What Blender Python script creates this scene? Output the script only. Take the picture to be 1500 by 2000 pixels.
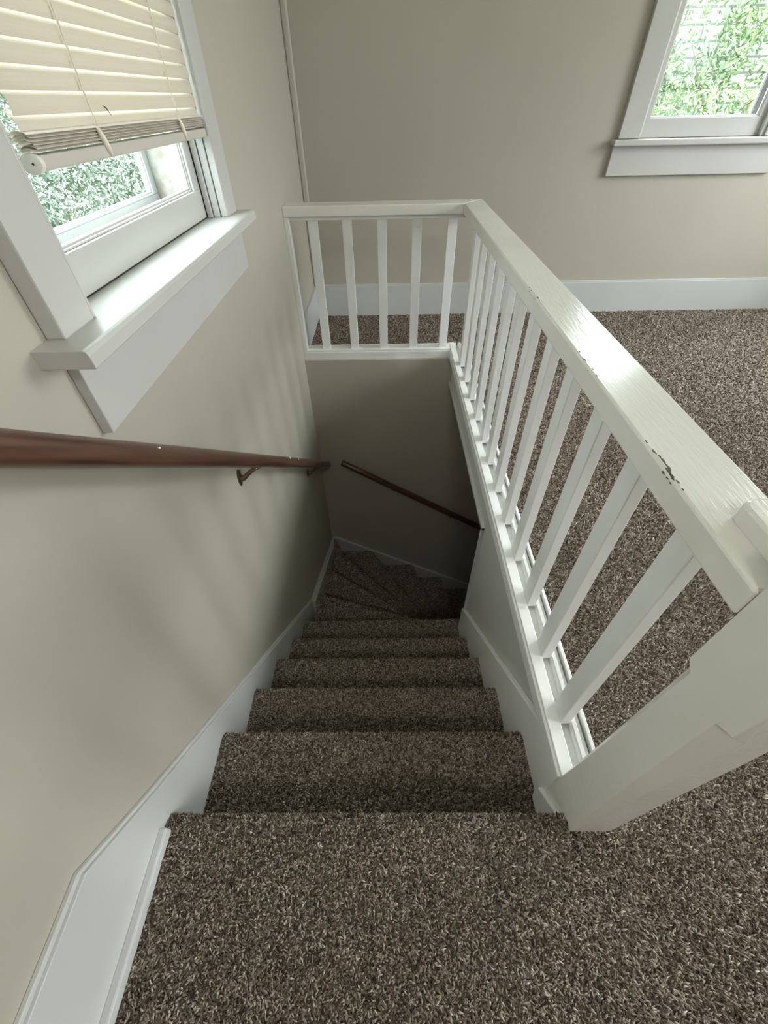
import bpy, bmesh, math, random
import numpy as np
from mathutils import Vector, Matrix
random.seed(7); RNG = np.random.default_rng(7)
for o in list(bpy.data.objects): bpy.data.objects.remove(o)
SC = bpy.context.scene; COL = SC.collection

# ------------------------------------------------------------------ camera
cam = bpy.data.objects.new('camera', bpy.data.cameras.new('camera')); COL.objects.link(cam)
cam.data.sensor_fit = 'VERTICAL'; cam.data.sensor_height = 36; cam.data.sensor_width = 27
cam.data.lens = 812.57/2000*36; cam.data.clip_start = 0.02
R_, U_, F_ = (.99986379, .00257544, -.0163026), (.00973784, .70545928, .70868355), (-.01332599, .70874577, -.70533811)
m = Matrix((( R_[0], U_[0], -F_[0], 0), (R_[1], U_[1], -F_[1], 0), (R_[2], U_[2], -F_[2], 1.1), (0, 0, 0, 1)))
cam.matrix_world = m; SC.camera = cam

# ------------------------------------------------------------------ light
EXPOSURE = -0.14
SKY_HORIZON, SKY_ZENITH = 4.2, 30.0      # overcast sky, brighter overhead
w = bpy.data.worlds.new('sky'); SC.world = w; w.use_nodes = True
bg = w.node_tree.nodes['Background']; bg.inputs[0].default_value = (.86, .95, 1, 1); 
_nt = w.node_tree; _tc = _nt.nodes.new('ShaderNodeTexCoord'); _sp = _nt.nodes.new('ShaderNodeSeparateXYZ'); _mr = _nt.nodes.new('ShaderNodeMapRange')
_nt.links.new(_tc.outputs['Generated'], _sp.inputs[0]); _nt.links.new(_sp.outputs['Z'], _mr.inputs['Value'])
_mr.inputs['From Min'].default_value = 0; _mr.inputs['From Max'].default_value = 1; _mr.inputs['To Min'].default_value = SKY_HORIZON; _mr.inputs['To Max'].default_value = SKY_ZENITH
_nt.links.new(_mr.outputs[0], bg.inputs[1])
SC.view_settings.view_transform = 'Standard'; SC.view_settings.look = 'None'
SC.view_settings.gamma = 1; SC.view_settings.use_curve_mapping = False; SC.view_settings.exposure = EXPOSURE
def area(name, loc, target, sx, sy, power, col=(1, 1, 1), spread=180):
    l = bpy.data.lights.new(name, 'AREA'); l.shape = 'RECTANGLE'; l.size = sx; l.size_y = sy; l.energy = power; l.spread = math.radians(spread); l.color = col
    o = bpy.data.objects.new(name, l); COL.objects.link(o); o.location = loc
    o.rotation_euler = (Vector(target)-Vector(loc)).to_track_quat('-Z', 'Y').to_euler(); return o
area('fill_right_far', (3.4, 1.95, 1.5), (-.5, .7, .2), 1.2, 1.3, 46, (1, .985, .94))  # added fill from the far right, outside an unseen opening
area('fill_right_near', (3.4, -.3, 1.0), (-.5, .3, -1.1), 1.1, 1.4, 22, (1, .985, .93), 100)  # added low fill from the near right for the left wall and carpet
area('overhead_fill', (.05, -1.15, 2.47), (.2, .9, -.8), .5, .5, 18, (1, .985, .95))  # added overhead fill without a fixture, brightens treads and nosings
area('downstairs_fill', (2.9, 1.8, -1.5), (0, 1.9, -1.9), .5, .8, .5, (1, .9, .75))  # added weak warm fill to lift the turning steps

# ------------------------------------------------------------------ materials
def nodes(name, rough=.5, col=(.8, .8, .8)):
    mt = bpy.data.materials.new(name); mt.use_nodes = True; nt = mt.node_tree
    b = nt.nodes['Principled BSDF']; b.inputs['Roughness'].default_value = rough
    b.inputs['Base Color'].default_value = (*col, 1); return mt, nt, b
def N(nt, t, **kw):
    n = nt.nodes.new(t)
    for k, v in kw.items():
        if k.startswith('i_'): n.inputs[k[2:].replace('_', ' ')].default_value = v
        else: setattr(n, k, v)
    return n
def coords(nt, scale=(1, 1, 1)):
    g = N(nt, 'ShaderNodeNewGeometry'); mp = N(nt, 'ShaderNodeMapping'); mp.inputs['Scale'].default_value = scale
    nt.links.new(g.outputs['Position'], mp.inputs['Vector']); return mp.outputs[0]
def ramp(nt, src, stops):
    r = N(nt, 'ShaderNodeValToRGB'); e = r.color_ramp.elements
    while len(e) < len(stops): e.new(.5)
    for el, (p, c) in zip(e, stops): el.position = p; el.color = (*c, 1)
    nt.links.new(src, r.inputs[0]); return r.outputs[0]
def paint(name, c1, c2, rough, bump_scale, bump, detail=3, stretch=(1, 1, 1), nscale=2.0, dist=.002):
    mt, nt, b = nodes(name, rough)
    n = N(nt, 'ShaderNodeTexNoise', i_Scale=nscale, i_Detail=4.0); nt.links.new(coords(nt), n.inputs['Vector'])
    nt.links.new(ramp(nt, n.outputs[0], [(.35, c1), (.65, c2)]), b.inputs['Base Color'])
    n2 = N(nt, 'ShaderNodeTexNoise', i_Scale=bump_scale, i_Detail=float(detail)); nt.links.new(coords(nt, stretch), n2.inputs['Vector'])
    bp = N(nt, 'ShaderNodeBump', i_Strength=bump, i_Distance=dist); nt.links.new(n2.outputs[0], bp.inputs['Height'])
    nt.links.new(bp.outputs[0], b.inputs['Normal']); return mt
M = {}
M['wall'] = paint('greige_wall_paint', (.42, .395, .33), (.435, .41, .345), .42, 60, .12)
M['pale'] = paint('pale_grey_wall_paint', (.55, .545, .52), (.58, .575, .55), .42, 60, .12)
M['corner'] = paint('greige_trim_paint', (.46, .44, .375), (.48, .455, .39), .4, 60, .12)
M['white'] = paint('white_gloss_paint', (.77, .765, .75), (.80, .80, .785), .28, 14, .5, 4, (1, .25, 1), 6, .003)
M['rail'] = paint('old_cream_gloss_paint', (.74, .715, .665), (.78, .765, .73), .18, 60, .35, 6, (3, .4, 1), 5, .002)
M['sash'] = paint('white_sash_paint', (.47, .465, .445), (.51, .505, .485), .3, 20, .4)
M['ceiling'] = paint('ceiling_paint', (.7, .69, .66), (.72, .71, .68), .7, 40, .1)
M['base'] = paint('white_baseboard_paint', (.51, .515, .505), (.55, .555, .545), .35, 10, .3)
M['worn'] = paint('flaking_exterior_paint', (.26, .23, .19), (.44, .435, .42), .6, 30, 1, 6, (1, 1, 1), 25, .004)
M['bare'] = paint('bare_brown_wood', (.04, .03, .022), (.12, .09, .06), .7, 200, 1)
M['gap'] = nodes('dark_gap', .9, (.03, .027, .024))[0]
M['steel'] = paint('weathered_aluminium', (.42, .44, .46), (.5, .51, .53), .45, 40, .1)
M['brass'] = nodes('aged_brass', .38, (.23, .17, .10))[0]; M['brass'].node_tree.nodes['Principled BSDF'].inputs['Metallic'].default_value = .85
M['screw'] = nodes('bright_screw', .25, (.7, .68, .62))[0]; M['screw'].node_tree.nodes['Principled BSDF'].inputs['Metallic'].default_value = 1
M['cord'] = nodes('cord', .8, (.75, .68, .58))[0]
M['cap'] = nodes('backlit_blind_plastic', .4, (.52, .49, .43))[0]  # backlit shade of the bottom rail is put into this colour
M['endcap'] = nodes('blind_end_cap', .4, (.70, .68, .62))[0]
M['black'] = nodes('black_mark', .7, (.02, .02, .02))[0]
M['fleck'] = nodes('paint_fleck', .6, (.8, .78, .74))[0]
def wood(rot, scl):
    mt, nt, b = nodes('reddish_brown_wood', .3)
    m0 = N(nt, 'ShaderNodeMapping'); m0.inputs['Rotation'].default_value = rot; nt.links.new(coords(nt), m0.inputs['Vector'])
    m1 = N(nt, 'ShaderNodeMapping'); m1.inputs['Scale'].default_value = scl; nt.links.new(m0.outputs[0], m1.inputs['Vector'])
    n = N(nt, 'ShaderNodeTexNoise', i_Scale=14.0, i_Detail=7.0, i_Distortion=.2); nt.links.new(m1.outputs[0], n.inputs['Vector'])
    nt.links.new(ramp(nt, n.outputs[0], [(.25, (.04, .019, .013)), (.5, (.09, .043, .028)), (.75, (.13, .066, .044))]), b.inputs['Base Color'])
    bp = N(nt, 'ShaderNodeBump', i_Strength=.25, i_Distance=.001); nt.links.new(n.outputs[0], bp.inputs['Height']); nt.links.new(bp.outputs[0], b.inputs['Normal'])
    return mt
M['wood'] = wood((math.radians(38.7), 0, 0), (6, .35, 6)); M['wood2'] = wood((0, math.radians(-32.6), 0), (.35, 6, 6))
def slatmat():
    mt, nt, b = nodes('cream_blind_slat', .4, (.68, .625, .545)); out = nt.nodes['Material Output']
    tr = N(nt, 'ShaderNodeBsdfTranslucent'); tr.inputs[0].default_value = (.72, .64, .53, 1)
    mx = N(nt, 'ShaderNodeMixShader'); mx.inputs[0].default_value = .22
    nt.links.new(b.outputs[0], mx.inputs[1]); nt.links.new(tr.outputs[0], mx.inputs[2]); nt.links.new(mx.outputs[0], out.inputs[0]); return mt
M['slat'] = slatmat()
def glassmat():
    mt = bpy.data.materials.new('window_glass'); mt.use_nodes = True; nt = mt.node_tree; nt.nodes.remove(nt.nodes['Principled BSDF'])
    t = N(nt, 'ShaderNodeBsdfTransparent'); t.inputs[0].default_value = (.97, .985, .975, 1); g = N(nt, 'ShaderNodeBsdfGlossy'); g.inputs['Roughness'].default_value = .02
    mx = N(nt, 'ShaderNodeMixShader'); mx.inputs[0].default_value = .015
    nt.links.new(t.outputs[0], mx.inputs[1]); nt.links.new(g.outputs[0], mx.inputs[2]); nt.links.new(mx.outputs[0], nt.nodes['Material Output'].inputs[0]); return mt
M['glass'] = glassmat()
def carpetmat(tuft):
    mt, nt, b = nodes('carpet_yarn' if tuft else 'carpet_backing', .95)
    b.inputs['Specular IOR Level'].default_value = .15
    if tuft:
        a = N(nt, 'ShaderNodeAttribute', attribute_name='yarn'); nt.links.new(a.outputs['Color'], b.inputs['Base Color'])
    else:
        n = N(nt, 'ShaderNodeTexNoise', i_Scale=160.0, i_Detail=2.0); nt.links.new(coords(nt), n.inputs['Vector'])
        nt.links.new(ramp(nt, n.outputs[0], [(.36, (.06, .045, .035)), (.5, (.2, .16, .13)), (.64, (.42, .35, .29))]), b.inputs['Base Color'])
        bp = N(nt, 'ShaderNodeBump', i_Strength=1.0, i_Distance=.006); nt.links.new(n.outputs[0], bp.inputs['Height']); nt.links.new(bp.outputs[0], b.inputs['Normal'])
    return mt
M['carpet'] = carpetmat(False); M['yarn'] = carpetmat(True)
def leafmat(name, c1, c2):
    mt, nt, b = nodes(name, .5); g = N(nt, 'ShaderNodeNewGeometry'); n = N(nt, 'ShaderNodeTexNoise', i_Scale=3.0)
    nt.links.new(g.outputs['Position'], n.inputs['Vector']); nt.links.new(ramp(nt, n.outputs[0], [(.35, c1), (.65, c2)]), b.inputs['Base Color']); return mt
M['leaf'] = leafmat('pale_green_leaf', (.07, .11, .06), (.20, .26, .11))
M['leaf2'] = leafmat('grey_green_leaf', (.055, .072, .052), (.095, .115, .085))
M['bark'] = paint('bark', (.10, .08, .06), (.22, .18, .14), .9, 20, 1)
M['lawn'] = paint('lawn', (.14, .2, .09), (.22, .28, .13), .9, 20, 1)
def brickmat():
    mt, nt, b = nodes('pale_painted_brick', .8); br = N(nt, 'ShaderNodeTexBrick')
    br.inputs['Color1'].default_value = (.18, .175, .165, 1); br.inputs['Color2'].default_value = (.22, .215, .205, 1); br.inputs['Mortar'].default_value = (.08, .08, .075, 1)
    br.inputs['Scale'].default_value = 1; br.inputs['Brick Width'].default_value = .6; br.inputs['Row Height'].default_value = .16; br.inputs['Mortar Size'].default_value = .014
    g = N(nt, 'ShaderNodeNewGeometry'); s = N(nt, 'ShaderNodeSeparateXYZ'); c = N(nt, 'ShaderNodeCombineXYZ')
    nt.links.new(g.outputs['Position'], s.inputs[0]); nt.links.new(s.outputs['X'], c.inputs['X']); nt.links.new(s.outputs['Z'], c.inputs['Y']); nt.links.new(c.outputs[0], br.inputs['Vector'])
    nt.links.new(br.outputs['Color'], b.inputs['Base Color']); return mt
M['brick'] = brickmat()

# ------------------------------------------------------------------ mesh helpers
def obj(name, bm, mat, parent=None, bevel=0, smooth=False, label=None, extra=()):
    me = bpy.data.meshes.new(name); bmesh.ops.recalc_face_normals(bm, faces=bm.faces); bm.to_mesh(me); bm.free()
    me.materials.append(M[mat])
    for e in extra: me.materials.append(M[e])
    o = bpy.data.objects.new(name, me); COL.objects.link(o)
    if smooth:
        for p in me.polygons: p.use_smooth = True
    if bevel:
        md = o.modifiers.new('bevel', 'BEVEL'); md.width = bevel; md.segments = 2; md.limit_method = 'ANGLE'; md.angle_limit = .6
    if parent: o.parent = parent
    if label: o['label'] = label
    return o
def box(bm, x0, x1, y0, y1, z0, z1):
    v = [bm.verts.new((x, y, z)) for x in (x0, x1) for y in (y0, y1) for z in (z0, z1)]
    for f in ((0, 1, 3, 2), (4, 6, 7, 5), (0, 4, 5, 1), (2, 3, 7, 6), (0, 2, 6, 4), (1, 5, 7, 3)): bm.faces.new([v[i] for i in f])
    return bm
def B(*a): return box(bmesh.new(), *a)
def prism(bm, pts, axis, a, b):
    """polygon pts in the plane across axis, from a to b; pts order: x:(y,z) y:(x,z) z:(x,y)"""
    def P(p, t): return {'x': (t, p[0], p[1]), 'y': (p[0], t, p[1]), 'z': (p[0], p[1], t)}[axis]
    lo = [bm.verts.new(P(p, a)) for p in pts]; hi = [bm.verts.new(P(p, b)) for p in pts]; n = len(pts)
    bm.faces.new(lo); bm.faces.new(hi[::-1])
    for i in range(n): bm.faces.new((lo[i], lo[(i+1) % n], hi[(i+1) % n], hi[i]))
    return bm
def tube(bm, pts, r, seg=14, caps=True, sx=1.0):
    pts = [Vector(p) for p in pts]; rs = r if isinstance(r, (list, tuple)) else [r]*len(pts); rings = []
    up = Vector((0, 0, 1)) if abs((pts[1]-pts[0]).normalized().z) < .95 else Vector((1, 0, 0))
    for i, p in enumerate(pts):
        d = (pts[min(i+1, len(pts)-1)]-pts[max(i-1, 0)]).normalized(); s = d.cross(up).normalized(); t = s.cross(d)
        rings.append([bm.verts.new(p+(s*math.cos(a)*sx+t*math.sin(a))*rs[i]) for a in [2*math.pi*k/seg for k in range(seg)]])
    for a, b in zip(rings, rings[1:]):
        for k in range(seg): bm.faces.new((a[k], a[(k+1) % seg], b[(k+1) % seg], b[k]))
    if caps: bm.faces.new(rings[0][::-1]); bm.faces.new(rings[-1])
    return bm
def thing(name, label, cat, loc=(0, 0, 0), group=None):
    o = bpy.data.objects.new(name, None); COL.objects.link(o); o.location = loc; o.empty_display_size = .1
    o['label'] = label; o['category'] = cat
    if group: o['group'] = group
    return o
def put(o, root):
    o.parent = root; o.matrix_parent_inverse = Matrix.Translation(-Vector(root.location)); return o
def struct(name, bm, mat, bevel=0, label=None):
    o = obj(name, bm, mat, None, bevel); o['kind'] = 'structure'
    if label: o['label'] = label
    return o

XL = -.5; YB = 3.115; CEIL = 2.55; XR = 3.2; YF = -2.6
YW = 2.41      # wall at the far end of the stairwell
XW = .390      # right wall of the stairwell
RISE = .1965
# ------------------------------------------------------------------ room shell
def wall_with_holes(name, axis, a0, a1, p0, p1, z0, z1, holes, mat='wall'):
    bm = bmesh.new()
    def seg(u0, u1, w0, w1):
        if u1-u0 < 1e-4 or w1-w0 < 1e-4: return
        box(bm, *((a0, a1, u0, u1, w0, w1) if axis == 'x' else (u0, u1, a0, a1, w0, w1)))
    cur = p0
    for (u0, u1, w0, w1) in sorted(holes):
        seg(cur, u0, z0, z1); seg(u0, u1, z0, w0); seg(u0, u1, w1, z1); cur = u1
    seg(cur, p1, z0, z1); return struct(name, bm, mat)
W1 = (.692, 1.50, .83, 1.95); W2 = (1.40, 2.075, .89, 2.1)
wall_with_holes('wall_left', 'x', XL-.15, XL, YF, YB+.15, -3.1, CEIL, [W1])
wall_with_holes('wall_back', 'y', YB, YB+.15, XL, XR, -.165, CEIL, [W2])
wall_with_holes('wall_right', 'x', XR, XR+.15, YF, YB+.15, -.165, CEIL, [(-.9, .3, .35, 1.9), (1.3, 2.6, .8, 2.2)])
wall_with_holes('wall_front', 'y', YF-.15, YF, XL, XR, -.165, CEIL, [])
struct('ceiling', B(XL-.15, XR+.15, YF-.15, YB+.15, CEIL, CEIL+.1), 'ceiling')
bm = bmesh.new(); box(bm, XL, XR, YF, .09, -.165, 0); box(bm, .40, XR, .09, YB, -.165, 0); box(bm, XL, .40, YW+.02, YB, -.165, 0)
struct('floor', bm, 'carpet')
struct('wall_stairwell_far', B(XL, 3.0, YW, YW+.02, -3.1, -.012), 'wall')
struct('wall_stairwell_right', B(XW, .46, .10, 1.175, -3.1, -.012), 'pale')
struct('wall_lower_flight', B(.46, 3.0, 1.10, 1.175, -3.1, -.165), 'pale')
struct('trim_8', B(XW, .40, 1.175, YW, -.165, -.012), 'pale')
struct('wall_stairwell_near', B(XL, XW, -.02, .06, -3.1, -.166), 'wall')
struct('wall_lower_end', B(3.0, 3.08, 1.10, YW+.02, -3.1, -.165), 'wall')
struct('floor_lower', B(XL, 3.08, -.02, YW+.02, -3.2, -3.1), 'carpet')
# ------------------------------------------------------------------ trim boards
# far baseboard and left baseboards
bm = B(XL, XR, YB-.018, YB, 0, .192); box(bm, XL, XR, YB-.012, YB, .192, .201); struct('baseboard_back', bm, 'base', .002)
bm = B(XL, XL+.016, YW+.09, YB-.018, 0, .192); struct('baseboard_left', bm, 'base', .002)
def slope_board(name, top, depth, x0, x1, cap=.012):
    lo = [(y, z-depth) for y, z in top]
    bm = prism(bmesh.new(), top+lo[::-1], 'x', x0, x1)
    t2 = [(y, z+cap*.9) for y, z in top]; prism(bm, t2+top[::-1], 'x', x0, x0+(x1-x0)*.6)
    return struct(name, bm, 'base', .0015)
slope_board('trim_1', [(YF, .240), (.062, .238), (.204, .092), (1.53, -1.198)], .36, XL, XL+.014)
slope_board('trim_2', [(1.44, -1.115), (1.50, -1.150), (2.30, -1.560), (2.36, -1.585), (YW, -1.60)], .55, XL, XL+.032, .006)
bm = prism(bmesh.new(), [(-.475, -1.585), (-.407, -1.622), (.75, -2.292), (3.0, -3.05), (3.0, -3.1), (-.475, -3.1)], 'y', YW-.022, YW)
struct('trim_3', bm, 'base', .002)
t4 = struct('trim_4', prism(bmesh.new(), [(.165, .0), (.345, -.002), (.375, -.023), (1.187, -.795), (1.187, -1.25), (.165, -.42)], 'x', XW-.018, XW), 'white', .003)
# shoe strip on the landing, corner moulding, stairwell edge trims
struct('trim_5', B(XL+.012, XL+.030, YF, .15, 0, .03), 'base', .004)
struct('trim_6', B(XL, XL+.034, YB-.022, YB, .2, CEIL), 'corner', .008)
bm = B(XW-.013, XW+.004, 1.163, 1.178, -2.6, -.158); box(bm, XW-.013, XW+.004, 1.163, YW, -.172, -.155)
struct('trim_7', bm, 'base', .002)

# ------------------------------------------------------------------ carpet yarn
PAL = np.array([(.08, .06, .047), (.12, .094, .075), (.19, .152, .122), (.27, .222, .18), (.36, .305, .25), (.47, .41, .345), (.58, .515, .44)])
PW = np.array([.10, .15, .2, .2, .17, .12, .06])
class Yarn:
    """short curled yarn ends scattered over a patch: origin, two edge vectors and the pile direction"""
    def __init__(s): s.v = []; s.c = []
    def patch(s, o, e1, e2, nrm, spacing, length=.010, width=.0026, lean=(0, 0, 0), mask=None):
        o, e1, e2, nrm = map(lambda a: np.array(a, float), (o, e1, e2, nrm)); nrm /= np.linalg.norm(nrm)
        n = int(np.linalg.norm(np.cross(e1, e2))/spacing**2)
        if n < 1: return
        ab = RNG.random((n, 2)); p = o+ab[:, :1]*e1+ab[:, 1:]*e2
        if mask is not None: p = p[mask(p)]
        n = len(p)
        if not n: return
        t1 = e1/np.linalg.norm(e1); t2 = np.cross(nrm, t1)
        ang = RNG.random(n)*2*np.pi; tilt = .35+.75*RNG.random(n)
        h = np.cos(ang)[:, None]*t1+np.sin(ang)[:, None]*t2+np.array(lean)
        side = np.cross(h, nrm); side /= np.linalg.norm(side, axis=1)[:, None]
        L = length*(.7+.6*RNG.random(n))[:, None]; W = width*(.75+.5*RNG.random(n))[:, None]
        d1 = nrm*np.cos(tilt*.5)[:, None]+h*np.sin(tilt*.5)[:, None]; d2 = nrm*np.cos(tilt*1.3)[:, None]+h*np.sin(tilt*1.3)[:, None]
        p0 = p-nrm*.002; p1 = p0+d1*L*.55; p2 = p1+d2*L*.5
        up1 = np.cross(side, d1); up2 = np.cross(side, d2)
        # three-sided strand with a pointed tip: base ring, mid ring, tip
        a = [p0+side*W*.5, p0-side*W*.5, p0+up1*W*.6, p1+side*W*.55, p1-side*W*.55, p1+up2*W*.6, p2]
        s.v.append(np.stack(a, 1)); cell = np.floor(p/.0075).astype(np.int64)+1000; hsh = (cell[:, 0]*73856093 ^ cell[:, 1]*19349663 ^ cell[:, 2]*83492791) % 997
        kc = np.searchsorted(np.cumsum(PW/PW.sum()), hsh/997.0); k = np.where(RNG.random(n) < .45, np.minimum(kc, 6), RNG.choice(len(PAL), n, p=PW/PW.sum())); s.c.append(PAL[k]*.93*(.85+.3*RNG.random((n, 1))))
    def add_to(s, me, slot):
        V = np.concatenate(s.v); C = np.concatenate(s.c); n = len(V)
        nv0 = len(me.vertices); nl0 = len(me.loops); nf0 = len(me.polygons)
        F = [(0, 3, 4, 1), (1, 4, 5, 2), (2, 5, 3, 0), (3, 6, 4), (4, 6, 5), (5, 6, 3)]
        loops = np.concatenate([np.array(f) for f in F]); tot = np.array([len(f) for f in F]); st = np.concatenate([[0], np.cumsum(tot)[:-1]])
        base = nv0+7*np.arange(n)[:, None]
        me.vertices.add(7*n); co = np.empty((nv0+7*n)*3, np.float32); me.vertices.foreach_get('co', co); co[nv0*3:] = V.reshape(-1); me.vertices.foreach_set('co', co)
        me.loops.add(len(loops)*n); vi = np.empty(len(me.loops), np.int32); me.loops.foreach_get('vertex_index', vi); vi[nl0:] = (base+loops).reshape(-1); me.loops.foreach_set('vertex_index', vi)
        me.polygons.add(6*n); ls = np.empty(len(me.polygons), np.int32); me.polygons.foreach_get('loop_start', ls)
        ls[nf0:] = (nl0+len(loops)*np.arange(n)[:, None]+st).reshape(-1); me.polygons.foreach_set('loop_start', ls)
        mi = np.zeros(len(me.polygons), np.int32); mi[nf0:] = slot; me.polygons.foreach_set('material_index', mi)
        me.update(calc_edges=True)
        at = me.color_attributes.new('yarn', 'FLOAT_COLOR', 'POINT'); cc = np.ones((len(me.vertices), 4), np.float32); cc[nv0:, :3] = np.repeat(C, 7, 0); at.data.foreach_set('color', cc.reshape(-1))
        me.validate()

# ------------------------------------------------------------------ staircase
stairs = thing('staircase', 'carpeted winder staircase dropping between grey walls and turning right at the bottom', 'staircase', (0, .2, -3.1))
PV = {0: None}
nose = [.176, .401, .609, .815, 1.015, 1.232]
XS0, XS1 = XL+.012, XW-.0155
lines = {k: [(XS0, y), (XS1, y)] for k, y in enumerate(nose)}
lines[0] = [(XS0, .176), (.372, .176)]
lines[5] = [(XS0, 1.227), (XS1, 1.236), (.56, 1.236)]
lines[6] = [(-.468, 1.545), (.023, 1.393), (.562, 1.250)]
lines[7] = [(-.468, 1.908), (.115, 1.501), (.566, 1.225)]
lines[8] = [(-.468, 2.36), (-.438, 2.30), (-.402, 2.21), (.19, 1.602), (.572, 1.205)]
lines[9] = [(-.164, YW-.02), (.247, 1.721), (.585, 1.18)]
lines[10] = [(.209, YW-.02), (.358, 1.838), (.61, 1.18)]
lines[11] = [(.483, YW-.02), (.548, 1.955), (.68, 1.18)]
lines[12] = [(.76, YW-.02), (.86, 1.18)]
lines[13] = [(1.01, YW-.02), (1.06, 1.18)]
lines[14] = [(1.26, YW-.02), (1.28, 1.18)]
def shift(line, d):
    """move a nosing line back towards the step above it"""
    out = []
    for i, p in enumerate(line):
        a = Vector(line[max(i-1, 0)]); b = Vector(line[min(i+1, len(line)-1)]); t = (b-a).normalized(); n = Vector((t.y, -t.x))
        q = Vector(p)+n*d; out.append((max(q.x, XS0 if line[0][1] < 1.3 else -.468), min(q.y, YW-.015)))
    return out
def inside(poly):
    P = np.array(poly)
    def f(p):
        c = np.zeros(len(p), bool); j = len(P)-1
        for i in range(len(P)):
            xi, yi = P[i]; xj, yj = P[j]
            c ^= ((yi > p[:, 1]) != (yj > p[:, 1])) & (p[:, 0] < (xj-xi)*(p[:, 1]-yi)/(yj-yi+1e-12)+xi); j = i
        return c
    return f
NR = .016
def step(k):
    z = -RISE*k; L = lines[k]
    prev = shift(lines[k-1], .03) if k else [(XS0, .088), (.372, .088)]
    clampL = lambda p: (max(min(p[0], 3), XS0 if k < 6 else -.4675), min(p[1], YW-.015))
    prev = [clampL(p) for p in prev]
    corner = [(-.4675, YW-.03)] if k == 9 else []
    if k == 9: prev = [p for p in prev if True]
    poly = prev+L[::-1]
    if k == 9: poly = [(-.43, YW-.02), (-.41, 2.28)]+prev[2:]+L[::-1]
    bm = bmesh.new()
    # rounded nosing: the tread is a stack of outlines whose nosing pulls back near the top and bottom
    layers = [(NR, 0.0), (NR*.62, -.0025), (NR*.28, -.006), (.004, -.011), (0, -NR), (0, -.026), (.005, -.036), (.014, -.042)]
    rings = []
    for back, dz in layers:
        l2 = shift(L, back); pts = (poly[:len(poly)-len(L)]+l2[::-1])
        rings.append([bm.verts.new((p[0], p[1], z+dz)) for p in pts])
    n = len(rings[0]); bm.faces.new(rings[0][::-1]); bm.faces.new(rings[-1])
    for a, b in zip(rings, rings[1:]):
        for i in range(n): bm.faces.new((a[i], a[(i+1) % n], b[(i+1) % n], b[i]))
    # riser below the nosing
    r0 = shift(L, .020 if k < 6 else .028); r1 = shift(L, .045)
    prism(bm, r0+r1[::-1], 'z', z-RISE-.02 if k < 14 else -3.1, z-.041)
    nm = 'landing_nosing' if k == 0 else ('winder_step' if 6 <= k <= 11 else 'step')
    o = obj(nm, bm, 'carpet', stairs, extra=('yarn',)); put(o, stairs)
    sp = {0: .0032, 1: .0034, 2: .0038, 3: .0042, 4: .0046, 5: .0048}.get(k, .0058)
    wd = .0032 if k < 3 else .0038 if k < 6 else .005
    yv = Yarn(); xs = [p[0] for p in poly]; ys = [p[1] for p in poly]; x0, x1, y0, y1 = min(xs), max(xs), min(ys), max(ys)
    if k < 13:
        yv.patch((x0, y0, z), (x1-x0, 0, 0), (0, y1-y0, 0), (0, 0, 1), sp, .010, wd, (0, -.15, 0), inside(prev+shift(L, NR*.7)[::-1] if k != 9 else poly))
        for a, b in zip(L, L[1:]):
            a3, b3 = Vector((*a, z)), Vector((*b, z)); t = (b3-a3).normalized(); nn = Vector((-t.y, t.x, 0))
            if nn.dot(Vector((.6, 1, 0))) < 0: nn = -nn
            for q in range(5):
                th = math.radians(90-18*(q+.5)); c = a3-nn*NR-Vector((0, 0, NR)); nv = nn*math.cos(th)+Vector((0, 0, math.sin(th)))
                tw = nn*math.sin(th)-Vector((0, 0, math.cos(th)))
                yv.patch(tuple(c+nv*NR-tw*NR*.157), tuple(b3-a3), tuple(tw*NR*.314), tuple(nv), sp, .009, wd)
            yv.patch(tuple(a3-Vector((0, 0, NR+.014))), tuple(b3-a3), (0, 0, .014), tuple(nn), sp, .009, wd)
        yv.add_to(o.data, 1)
    if 6 <= k <= 11: pass
    return o
for k in range(15): step(k)

# yarn on the upper floor, seen right of the railing, behind it and in front of the camera
pile = bpy.data.objects.new('carpet_pile', bpy.data.meshes.new('carpet_pile')); COL.objects.link(pile)
pile.data.materials.append(M['yarn'])
y_ = Yarn()
y_.patch((XL+.03, -.42, 0), (1.75, 0, 0), (0, .515, 0), (0, 0, 1), .0033, .010, .0032, (.25, -.25, 0))
y_.patch((.375, .09, 0), (.09, 0, 0), (0, .06, 0), (0, 0, 1), .0033, .010, .0032)
y_.patch((.462, .095, 0), (.8, 0, 0), (0, .8, 0), (0, 0, 1), .0037, .010, .003)
y_.patch((.462, .895, 0), (1.3, 0, 0), (0, .9, 0), (0, 0, 1), .0050, .010, .0042)
y_.patch((1.262, .095, 0), (1.0, 0, 0), (0, .8, 0), (0, 0, 1), .0060, .010, .0046)
y_.patch((XL+.02, YW+.09, 0), (.87, 0, 0), (0, .59, 0), (0, 0, 1), .0058, .010, .0046)
y_.patch((.37, 1.795, 0), (2.6, 0, 0), (0, 1.30, 0), (0, 0, 1), .0068, .010, .0056, (0, 0, 0), lambda p: (p[:, 0] > .47) | (p[:, 1] > YW+.11))
y_.patch((1.762, .895, 0), (1.0, 0, 0), (0, .9, 0), (0, 0, 1), .0068, .010, .0056)
y_.add_to(pile.data, 0)
pile['kind'] = 'stuff'; pile['label'] = 'mottled brown and taupe frieze carpet pile covering the upper floor'; pile['category'] = 'carpet'

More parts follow.
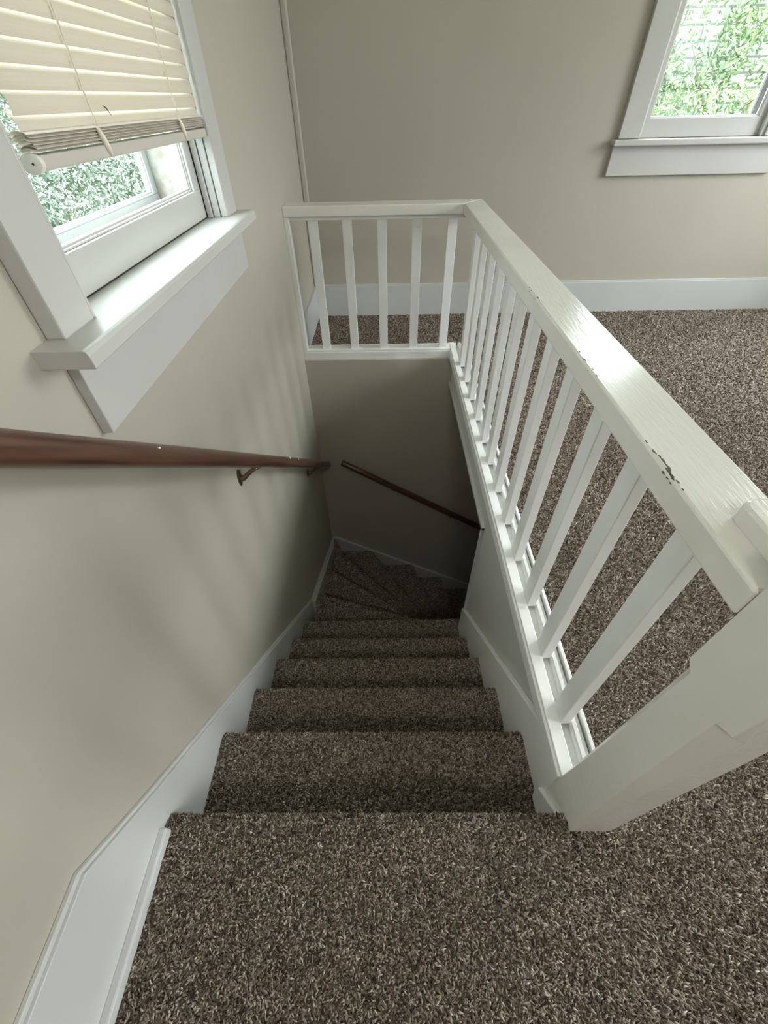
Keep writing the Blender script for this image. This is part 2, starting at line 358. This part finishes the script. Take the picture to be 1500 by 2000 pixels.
# ------------------------------------------------------------------ balustrade
HR, HU = .7416, .6984; XT, XTr = .3685, .4705; YN, YR0, YR1 = .240, 2.421, 2.532
bal = thing('stair_balustrade', 'white painted L-shaped balustrade with square spindles around the stair opening', 'railing', (.42, 1.3, 0))
def part(name, bm, mat='white', bevel=.003, parent=bal, label=None, smooth=False):
    o = obj(name, bm, mat, None, bevel, smooth, label); put(o, bal) if parent is bal else None
    if parent is not bal: o.parent = parent; o.matrix_parent_inverse = parent.matrix_world.inverted()
    return o
def rail_bm(x0, x1, y0, y1, cut=None):
    return B(x0, x1, y0, y1, HU, HR)
side = part('top_rail', prism(bmesh.new(), [(XT, YN+.0012), (XTr, YN+.0012), (XTr, YR1), (XT, YR0)], 'z', HU, HR), 'rail', .004)
part('top_rail', prism(bmesh.new(), [(XL, YR0), (XT, YR0), (XTr, YR1), (XL, YR1)], 'z', HU, HR), 'rail', .004)
part('fillet', B(.392, .436, YN, YR1-.03, HU-.018, HU), 'white', .002)
part('fillet', B(XL, .392, YR0+.022, YR0+.064, HU-.018, HU), 'white', .002)
# bottom rails: outer lip, groove, raised inner strip
def bottom(y0, y1):
    bm = B(.366, .405, y0, y1, -.012, .030); box(bm, .372, .402, y0, y1, .030, .040); box(bm, .405, .425, y0, y1, 0, .020); box(bm, .425, .449, y0, y1, 0, .034); box(bm, .429, .440, y0, y1, .034, .038); box(bm, .449, .454, y0, y1, 0, .018); box(bm, .454, .463, y0, y1, 0, .044)
    return bm
part('bottom_rail', bottom(YN, YR1-.005), 'white', .0015)
bm = B(XL, .370, YR0+.004, YR0+.034, -.012, .030); box(bm, XL, .370, YR0+.010, YR0+.034, .030, .042); box(bm, XL, .405, YR0+.034, YR0+.075, 0, .038); box(bm, XL, .411, YR0+.075, YR0+.086, 0, .044)
part('bottom_rail', bm, 'white', .0015)
part('wall_post', B(XL, XL+.024, YR0+.004, YR0+.05, .03, HU), 'white', .002)
for yf in (2.262, 2.083, 1.901, 1.717, 1.540, 1.389, 1.221, 1.052, .890, .721, .561, .397):
    j = random.uniform(-.0015, .0015)
    part('baluster', B(.401+j, .427+j, yf-.0475, yf, .030, HU-.017), 'white', .0025)
for x in (-.365, -.197, -.0245, .150, .325):
    part('baluster', B(x-.0235, x+.0235, YR0+.032, YR0+.056, .034, HU-.017), 'white', .0025)
# newel post with stop chamfers on its long edges
def newel():
    x0, x1, y0, y1 = .371, .458, .147, .2405; c = .016; zb, zc0, zc1, zt = -.19, .03, .60, .80
    bm = bmesh.new()
    def ring(z, c):
        P = [(x0+c, y0), (x1-c, y0), (x1, y0+c), (x1, y1-c), (x1-c, y1), (x0+c*.7, y1), (x0, y1-c*.7), (x0, y0+c)]
        return [bm.verts.new((a, b, z)) for a, b in P]
    rs = [ring(zb, .0012), ring(-.02, .0012), ring(.05, .005), ring(.25, .013), ring(.45, .018), ring(zc1-.014, .021), ring(zc1, .002), ring(zt-.01, .002), ring(zt, .010)]
    for a, b in zip(rs, rs[1:]):
        for i in range(8): bm.faces.new((a[i], a[(i+1) % 8], b[(i+1) % 8], b[i]))
    bm.faces.new(rs[0][::-1]); bm.faces.new(rs[-1]); return bm
nw = part('newel_post', newel(), 'rail', .0012)
part('newel_skirt', prism(bmesh.new(), [(.250, -.115), (.160, .004), (.156, -.03), (.196, -.185), (.245, -.185), (.256, -.15)], 'x', .3605, .372), 'white', .003)
# raised block with rounded corner lying on the rail beside the newel
def roundblock(x0, x1, y0, y1, z0, z1, r):
    pts = [(x0, y0)]+[(x0+r-r*math.cos(a), y1-r+r*math.sin(a)) for a in [math.pi/2*i/6 for i in range(7)]]+[(x1, y1), (x1, y0)]
    return prism(bmesh.new(), pts, 'z', z0, z1)
part('raised_block', roundblock(.402, .4705, .2405, .352, HR-.002, HR+.026, .018), 'rail', .004)
# chips where bare wood shows along the rail's edge
def chip(y, s, side_face, off=0):
    bm = bmesh.new(); n = 9; pts = []
    for i in range(n):
        a = 2*math.pi*i/n; r = s*.7*random.uniform(.3, 1.25); pts.append((math.cos(a)*r*.42, math.sin(a)*r*1.5))
    if side_face: bm = prism(bm, [(y+b, HR-.004-off+a) for a, b in pts], 'x', XT-.0006, XT+.001)
    else: bm = prism(bm, [(XT+.006+off+a, y+b) for a, b in pts], 'z', HR-.001, HR+.0005)
    o = part('paint_chip', bm, 'bare', 0, side, 'dark brown chip where bare wood shows through')
for y, s in ((1.19, .004), (1.165, .006), (1.145, .004), (1.11, .007), (1.09, .003), (.80, .005), (.765, .0055), (.725, .004), (.70, .004), (.50, .004), (.475, .006), (.463, .006), (.451, .007), (.44, .0075), (.43, .008), (.42, .0065), (.41, .005), (.395, .003)):
    chip(y, s, False, random.uniform(-.003, .001))
    if random.random() < .3: chip(y+.004, s*.6, True, random.uniform(0, .003))

# ------------------------------------------------------------------ handrails
def handrail(name, label, p0, p1, r, brackets, wall_axis):
    root = thing(name, label, 'handrail', p0, 'round wooden wall handrails')
    p0, p1 = Vector(p0), Vector(p1); d = (p1-p0).normalized()
    pts = [p0, p0+d*.003]+[p0.lerp(p1, t) for t in (.1, .3, .5, .7, .9)]+[p1-d*.003, p1]
    put(obj('rail', tube(bmesh.new(), pts, [r*.85, r]+[r]*5+[r, r*.85], 24), 'wood' if wall_axis == 'x' else 'wood2', smooth=True), root)
    for t in brackets:
        c = p0.lerp(p1, t); wallp = Vector((XL, c.y-.012, c.z-.062)) if wall_axis == 'x' else Vector((c.x-.01, YW, c.z-.062))
        out = Vector((1, 0, 0)) if wall_axis == 'x' else Vector((0, -1, 0)); al = Vector((0, 1, 0)) if wall_axis == 'x' else Vector((1, 0, 0))
        tip = c-Vector((0, 0, r+.003)); tip = tip
        b = obj('bracket', tube(bmesh.new(), [wallp+out*.004, wallp+out*.016+Vector((0, 0, -.001)), wallp.lerp(tip, .45)+Vector((0, 0, -.006)), wallp.lerp(tip, .8)+Vector((0, 0, .0)), tip+Vector((0, 0, -.003))], [.013, .009, .0075, .007, .008], 12), 'brass', smooth=True); put(b, root)
        bmp = bmesh.new()
        for i, (a0, a1) in enumerate([(0, .002), (.002, .0045)]):
            s = (1, .75)[i]; pts2 = [(math.cos(a)*.016*s, math.sin(a)*.033*s) for a in [2*math.pi*q/16 for q in range(16)]]
            lo = [bmp.verts.new(wallp+out*a0+al*x+Vector((0, 0, z))) for x, z in pts2]; hi = [bmp.verts.new(wallp+out*a1+al*x+Vector((0, 0, z))) for x, z in pts2]
            bmp.faces.new(lo); bmp.faces.new(hi[::-1])
            for q in range(16): bmp.faces.new((lo[q], lo[(q+1) % 16], hi[(q+1) % 16], hi[q]))
        pl = obj('wall_plate', bmp, 'brass'); pl.parent = b; pl.matrix_parent_inverse = b.matrix_world.inverted()
        sd = obj('saddle', tube(bmesh.new(), [tip-d*.024+Vector((0, 0, .001)), tip+d*.024+Vector((0, 0, .001))], .0045, 8, True, 1.9), 'brass'); sd.parent = b; sd.matrix_parent_inverse = b.matrix_world.inverted()
        sc = obj('screw', tube(bmesh.new(), [tip+d*.017-Vector((0, 0, .006)), tip+d*.017], .004, 10), 'screw', label='bright round screw head'); sc.parent = b; sc.matrix_parent_inverse = b.matrix_world.inverted()
    return root
XH = -.435
h1 = handrail('wall_handrail', 'long reddish brown round handrail on the left wall under the window', (XH, -.25, 1.334), (XH, 2.33, -.735), .0225, ((1.075+.25)/2.58, (1.985+.25)/2.58), 'x')
handrail('wall_handrail', 'short dark handrail on the far stairwell wall sloping down to the right', (-.335, 2.345, -.735), (1.55, 2.345, -1.94), .0215, (.20, .45, .8), 'y')
for (y, s, up) in ((0.530, .005, -.45), (0.610, .004, .05), (1.393, .012, .2), (1.518, .006, .15)):
    z = .842-.8022*(y-.382); bm = bmesh.new(); n = 8; c = Vector((XH, y, z)); d = Vector((0, .78, -.626)); nrm = Vector((math.cos(up*1.4), math.sin(up*1.4)*.626, math.sin(up*1.4)*.78)).normalized(); t = nrm.cross(d).normalized()
    vs = [bm.verts.new(c+nrm*.0229+d*math.cos(2*math.pi*i/n)*s*random.uniform(.5, 1.3)+t*math.sin(2*math.pi*i/n)*s*.4*random.uniform(.5, 1.2)) for i in range(n)]
    ve = bmesh.ops.extrude_face_region(bm, geom=[bm.faces.new(vs)]); bmesh.ops.translate(bm, verts=[v for v in ve['geom'] if isinstance(v, bmesh.types.BMVert)], vec=-nrm*.002)
    put(obj('paint_fleck', bm, 'fleck', label='small white paint fleck'), h1)

# ------------------------------------------------------------------ window_1 in the left wall
w1 = bpy.data.objects.new('window_1', None); COL.objects.link(w1); w1.location = (XL, 1.1, .85); w1['kind'] = 'structure'
def wp(name, bm, mat='sash', bevel=.002, root=None, label=None):
    return put(obj(name, bm, mat, None, bevel, label=label), root or w1)
bm = B(XL, -.470, .608, .692, .856, 2.04); wp('casing', bm, 'sash', .003)
wp('casing', B(XL, -.470, 1.50, 1.592, .856, 2.04), 'sash', .003)
wp('casing', B(XL, -.468, .590, 1.61, 1.95, 2.05), 'sash', .003)
# stool (inner sill) with nosed front edge
st = [(-.532, .830), (-.532, .857), (-.4265, .857), (-.4215, .855), (-.4195, .849), (-.4185, .832), (-.4195, .830)]
bm = bmesh.new()
bm = prism(bm, [(a, b) for a, b in st], 'y', .567, 1.612); wp('window_stool', bm, 'sash', .0012)
wp('apron', B(XL, -.480, .612, 1.626, .692, .830), 'sash', .002)
# jambs, stops
bm = bmesh.new()
for y0, y1 in ((.672, .692), (1.50, 1.52)): box(bm, -.65, XL+.001, y0, y1, .80, 1.97)
box(bm, -.65, XL+.001, .672, 1.52, 1.95, 1.97); wp('jamb', bm, 'sash', 0)
bm = bmesh.new()
for s, e in ((.692, 1), (1.50, -1)):
    for (a, b, d) in ((-.527, -.512, .018), (-.510, -.492, .012), (-.490, -.471, .007)): box(bm, a, b, *sorted((s, s+e*d)), .857, 1.95)
wp('window_stop', bm, 'sash', .002)
def sash(root, x0, x1, y0, y1, z0, z1, rb, rs, rt, mat='sash', depth_axis='x'):
    def bx(bm, a0, a1, b0, b1, c0, c1): return box(bm, a0, a1, b0, b1, c0, c1) if depth_axis == 'x' else box(bm, b0, b1, a0, a1, c0, c1)
    bm = bmesh.new(); bx(bm, x0, x1, y0, y1, z0, z0+rb); bx(bm, x0, x1, y0, y1, z1-rt, z1); bx(bm, x0, x1, y0, y0+rs, z0+rb, z1-rt); bx(bm, x0, x1, y1-rs, y1, z0+rb, z1-rt)
    m_ = (x0+x1)/2; gx = m_
    for (d, e) in ((.004, .010), (.008, .006)):
        bx(bm, m_-e, m_+e, y0+rs, y1-rs, z0+rb, z0+rb+d); bx(bm, m_-e, m_+e, y0+rs, y0+rs+d, z0+rb, z1-rt); bx(bm, m_-e, m_+e, y1-rs-d, y1-rs, z0+rb, z1-rt)
    f = wp('sash_frame', bm, mat, .0015, root)
    g = obj('pane', bx(bmesh.new(), gx-.0015, gx+.0015, y0+rs-.002, y1-rs+.002, z0+rb-.002, z1-rt+.002), 'glass'); g.parent = f; g.matrix_parent_inverse = f.matrix_world.inverted()
    return f
sash(w1, -.564, -.530, .694, 1.484, .8595, 1.42, .066, .046, .04)
wp('dark_gap', B(-.560, -.528, 1.484, 1.4875, .858, 1.9), 'gap', 0)
wp('dark_gap', B(-.545, -.5305, .694, 1.484, .8565, .8595), 'gap', 0)
sash(w1, -.600, -.568, .694, 1.498, 1.39, 1.945, .04, .046, .04)
# exterior sill with flaking paint and the storm window
bm = bmesh.new(); prism(bm, [(-.72, .845), (-.72, .87), (-.566, .905), (-.566, .845)], 'y', .62, 1.57); wp('outer_sill', bm, 'worn', .002)
sash(w1, -.672, -.654, .70, 1.492, .888, 1.94, .030, .030, .03, 'steel')
wp('weathered_jamb', B(-.655, -.566, 1.488, 1.499, .89, 1.94), 'worn', 0)
# ------------------------------------------------------------------ window_2 in the back wall
w2 = bpy.data.objects.new('window_2', None); COL.objects.link(w2); w2.location = (1.74, YB, .9); w2['kind'] = 'structure'
Y0 = YB-.025
wp('casing', B(1.285, 1.400, Y0, YB, .918, 2.2), 'sash', .003, w2)
wp('casing', B(2.085, 2.205, Y0, YB, .918, 2.2), 'sash', .003, w2)
wp('casing', B(1.275, 2.215, Y0-.003, YB, 2.1, 2.22), 'sash', .003, w2)
wp('window_stool', B(1.258, 2.235, YB-.055, YB+.03, .888, .916), 'sash', .005, w2)
wp('apron', B(1.272, 2.218, YB-.022, YB, .756, .888), 'sash', .002, w2)
bm = bmesh.new(); box(bm, 1.385, 1.40, YB-.001, YB+.15, .88, 2.12); box(bm, 2.075, 2.09, YB-.001, YB+.15, .88, 2.12); box(bm, 1.385, 2.09, YB-.001, YB+.15, 2.1, 2.12); wp('jamb', bm, 'sash', 0, w2)
bm = B(1.400, 1.409, YB-.012, YB+.012, .918, 2.1); box(bm, 2.064, 2.085, YB-.012, YB+.012, .918, 2.1); wp('window_stop', bm, 'sash', .002, w2)
sash(w2, YB+.012, YB+.044, 1.402, 2.070, .918, 1.52, .079, .040, .04, 'sash', 'y')
sash(w2, YB+.048, YB+.080, 1.402, 2.073, 1.48, 2.1, .04, .045, .04, 'sash', 'y')
sash(w2, YB+.115, YB+.130, 1.402, 2.073, .93, 2.1, .030, .025, .03, 'sash', 'y')
bm = bmesh.new(); prism(bm, [(YB+.046, .86), (YB+.046, .925), (YB+.20, .90), (YB+.20, .86)], 'x', 1.33, 2.14); wp('outer_sill', bm, 'worn', .002, w2)
# unseen windows, added in the right wall to light the room
def added_window(name, axis, pos, u0, u1, z0, z1, inward):
    w_ = bpy.data.objects.new(name, None); COL.objects.link(w_); w_.location = (pos, (u0+u1)/2, z0) if axis == 'x' else ((u0+u1)/2, pos, z0); w_['kind'] = 'structure'
    def bx(bm, a0, a1, b0, b1, c0, c1):
        a0, a1 = sorted((a0, a1)); return box(bm, a0, a1, b0, b1, c0, c1) if axis == 'x' else box(bm, b0, b1, a0, a1, c0, c1)
    bm = bmesh.new(); i = pos+inward*.025
    bx(bm, pos, i, u0-.1, u0, z0-.1, z1+.1); bx(bm, pos, i, u1, u1+.1, z0-.1, z1+.1); bx(bm, pos, i, u0, u1, z1, z1+.1); bx(bm, pos, i, u0, u1, z0-.1, z0)
    wp('casing', bm, 'sash', .002, w_); m_ = pos-inward*.05; h = (z0+z1)/2
    bm = bmesh.new()
    for a, b in ((z0, z0+.05), (h-.03, h+.03), (z1-.05, z1)): bx(bm, m_, m_+.03, u0, u1, a, b)
    for a, b in ((u0, u0+.05), (u1-.05, u1)): bx(bm, m_, m_+.03, a, b, z0+.05, z1-.05)
    wp('sash_frame', bm, 'sash', .002, w_)
added_window('added_window_3', 'x', XR, 1.3, 2.6, .8, 2.2, -1); added_window('added_window_4', 'x', XR, -.9, .3, .35, 1.9, -1)

# ------------------------------------------------------------------ blind
XB = -.490; BY0, BY1 = .747, 1.486
blind = thing('window_blind', 'cream horizontal slat blind lowered most of the way over the left window', 'blind', (XB, (BY0+BY1)/2, 1.93))
put(obj('headrail', B(XB-.014, XB+.012, BY0-.02, 1.495, 1.905, 1.945), 'cap', bevel=.002), blind)
def slat_mesh(tilt, width=.0300, arch=.0050, t=.0007):
    bm = bmesh.new(); n = 8; top = []; bot = []
    for i in range(n+1):
        s = (i/n-.5); u = s*width; h = arch*(1-(2*s)**2)
        for lst, dh in ((top, t/2), (bot, -t/2)):
            x, z = u*math.cos(tilt)-(h+dh)*math.sin(tilt), u*math.sin(tilt)+(h+dh)*math.cos(tilt); lst.append((x, z))
    pts = top+bot[::-1]
    prism(bm, pts, 'y', -(BY1-BY0)/2, (BY1-BY0)/2); return bm
tl = math.radians(-72)
mesh_src = obj('slat', slat_mesh(tl), 'slat', smooth=False); ym = (BY0+BY1)/2
n = 0; zz = 1.081
while zz < 1.90:
    o = mesh_src if n == 0 else mesh_src.copy()
    if n: COL.objects.link(o)
    o.parent = blind; o.location = Vector((XB, ym+random.uniform(-.0015, .0015), zz))-Vector(blind.location); o.rotation_euler = (random.uniform(-.002, .002), 0, 0); zz += .0246; n += 1
flat = obj('slat', slat_mesh(math.radians(4), .0255), 'slat')
for i in range(6):
    o = flat if i == 0 else flat.copy()
    if i: COL.objects.link(o)
    o.parent = blind; o.location = Vector((XB+random.uniform(-.001, .001), ym+random.uniform(-.004, .004), 1.0545+.0036*i))-Vector(blind.location); o.rotation_euler = (random.uniform(-.002, .002)+.002, 0, 0)
put(obj('bottom_rail', B(XB-.0135, XB+.0135, BY0+.004, BY1+.006, 1.034, 1.052), 'cap', bevel=.003, label='thick cream rail along the bottom edge'), blind)
bm = prism(bmesh.new(), [(XB+.0155*math.cos(a), 1.043+.012*math.sin(a)) for a in [2*math.pi*q/20 for q in range(20)]], 'y', BY0-.003, BY0+.006)
ec = obj('end_cap', bm, 'endcap', bevel=.001, label='white plastic end cap with a small dark hole'); put(ec, blind)
put(obj('cap_hole', tube(bmesh.new(), [(XB+.003, BY0-.0036, 1.043), (XB+.003, BY0-.002, 1.043)], .0016, 8), 'black'), blind)
for yc in (.938, 1.322):
    for s in (0, 1):
        pts = []
        for i in range(120):
            z = 1.052+i*.0072; a = i*.9+s*math.pi; pts.append((XB+.0105+.0011*math.cos(a)+.002*math.exp(-((z-1.07)/.03)**2), yc+.0011*math.sin(a), z))
        put(obj('ladder_cord', tube(bmesh.new(), pts, .0009, 5), 'cord', smooth=True), blind)
    put(obj('cord_loop', tube(bmesh.new(), [(XB+.0145, yc-.006, 1.074), (XB+.0155, yc-.003, 1.062), (XB+.0155, yc+.004, 1.048), (XB+.0145, yc+.010, 1.036)], [.003, .005, .005, .002], 8), 'cord', smooth=True), blind)
put(obj('black_mark', tube(bmesh.new(), [(XB+.0075, .992, 1.0985), (XB+.0076, 1.000, 1.0955), (XB+.0072, 1.010, 1.086)], [.0004, .0009, .0004], 6), 'black', label='short curved black mark on the lowest closed slat'), blind)

# ------------------------------------------------------------------ outside
struct('ground', B(-30, 30, -20, 30, -3.5, -3.3), 'lawn')
def leaves(n, blobs, size, seed):
    r = np.random.default_rng(seed); bm_v = []; per = n//len(blobs)
    for (c, rad) in blobs:
        d = r.normal(size=(per, 3)); d /= np.linalg.norm(d, axis=1)[:, None]; p = np.array(c)+d*(np.array(rad)*(.55+.5*r.random((per, 1))**.5))
        a = r.normal(size=(per, 3)); a /= np.linalg.norm(a, axis=1)[:, None]; b = np.cross(a, r.normal(size=(per, 3))); b /= np.linalg.norm(b, axis=1)[:, None]
        s = size*(.6+.8*r.random((per, 1))); nn = np.cross(a, b)
        bm_v.append(np.stack([p-a*s, p-b*s*.32+nn*s*.12, p+a*s, p+b*s*.32+nn*s*.12], 1))
    V = np.concatenate(bm_v); k = len(V); me = bpy.data.meshes.new('foliage')
    me.from_pydata(V.reshape(-1, 3).tolist(), [], [(4*i, 4*i+1, 4*i+2, 4*i+3) for i in range(k)]); return me
def tree(label, blobs, n, size, trunk, mat, seed):
    t = thing('leafy_tree', label, 'tree', trunk)
    me = leaves(n, blobs, size, seed); me.materials.append(M[mat]); o = bpy.data.objects.new('foliage', me); COL.objects.link(o); put(o, t)
    bm = bmesh.new(); top = Vector(blobs[0][0]); b0 = Vector(trunk)
    tube(bm, [b0, b0.lerp(top, .5)+Vector((.1, 0, 0)), top], [.14, .10, .04], 8); put(obj('trunk', bm, 'bark', smooth=True), t)
    rr = random.Random(seed)
    for (c, rad) in blobs[1:]:
        bm = bmesh.new(); q = b0.lerp(top, rr.uniform(.5, .8)); tube(bm, [q, q.lerp(Vector(c), .5)+Vector((0, 0, .1)), Vector(c)], [.05, .03, .01], 6); put(obj('branch', bm, 'bark', smooth=True), t)
tree('grey green leafy tree seen below the blind through the left window', [((-6.2, 8.2, -.3), (2.2, 3.0, 1.6)), ((-6.5, 11.0, -.2), (2, 2.5, 1.7)), ((-5.6, 6.0, -.8), (1.6, 1.8, 1.3)), ((-7.5, 14, .2), (2.5, 3, 2))], 42000, .06, (-6.4, 9, -3.3), 'leaf2', 3)
tree('pale green leafy tree in front of brickwork outside the right window', [((4.7, 7.6, 1.1), (.9, .6, .8)), ((4.1, 7.3, .7), (.8, .5, .45)), ((5.3, 7.9, 1.9), (.9, .6, .8)), ((3.6, 7.2, .3), (.7, .5, .4)), ((4.9, 7.4, 2.8), (.8, .6, .7)), ((3.9, 7.9, 1.5), (.7, .4, .6)), ((3.3, 7.6, 1.0), (.5, .4, .5))], 11000, .040, (5.3, 7.9, -3.3), 'leaf', 5)
nb = thing('neighbour_house', 'pale painted brick house wall behind the tree outside the right window', 'building', (5, 9.2, -3.3))
put(obj('brick_wall', B(-.5, 11, 9.0, 9.4, -3.3, 2.6), 'brick'), nb)
bm = bmesh.new(); prism(bm, [(8.7, 2.6), (9.4, 2.6), (13, 4.6), (13, 4.4), (8.7, 2.5)], 'x', -.8, 11.3); put(obj('roof', bm, 'steel'), nb)
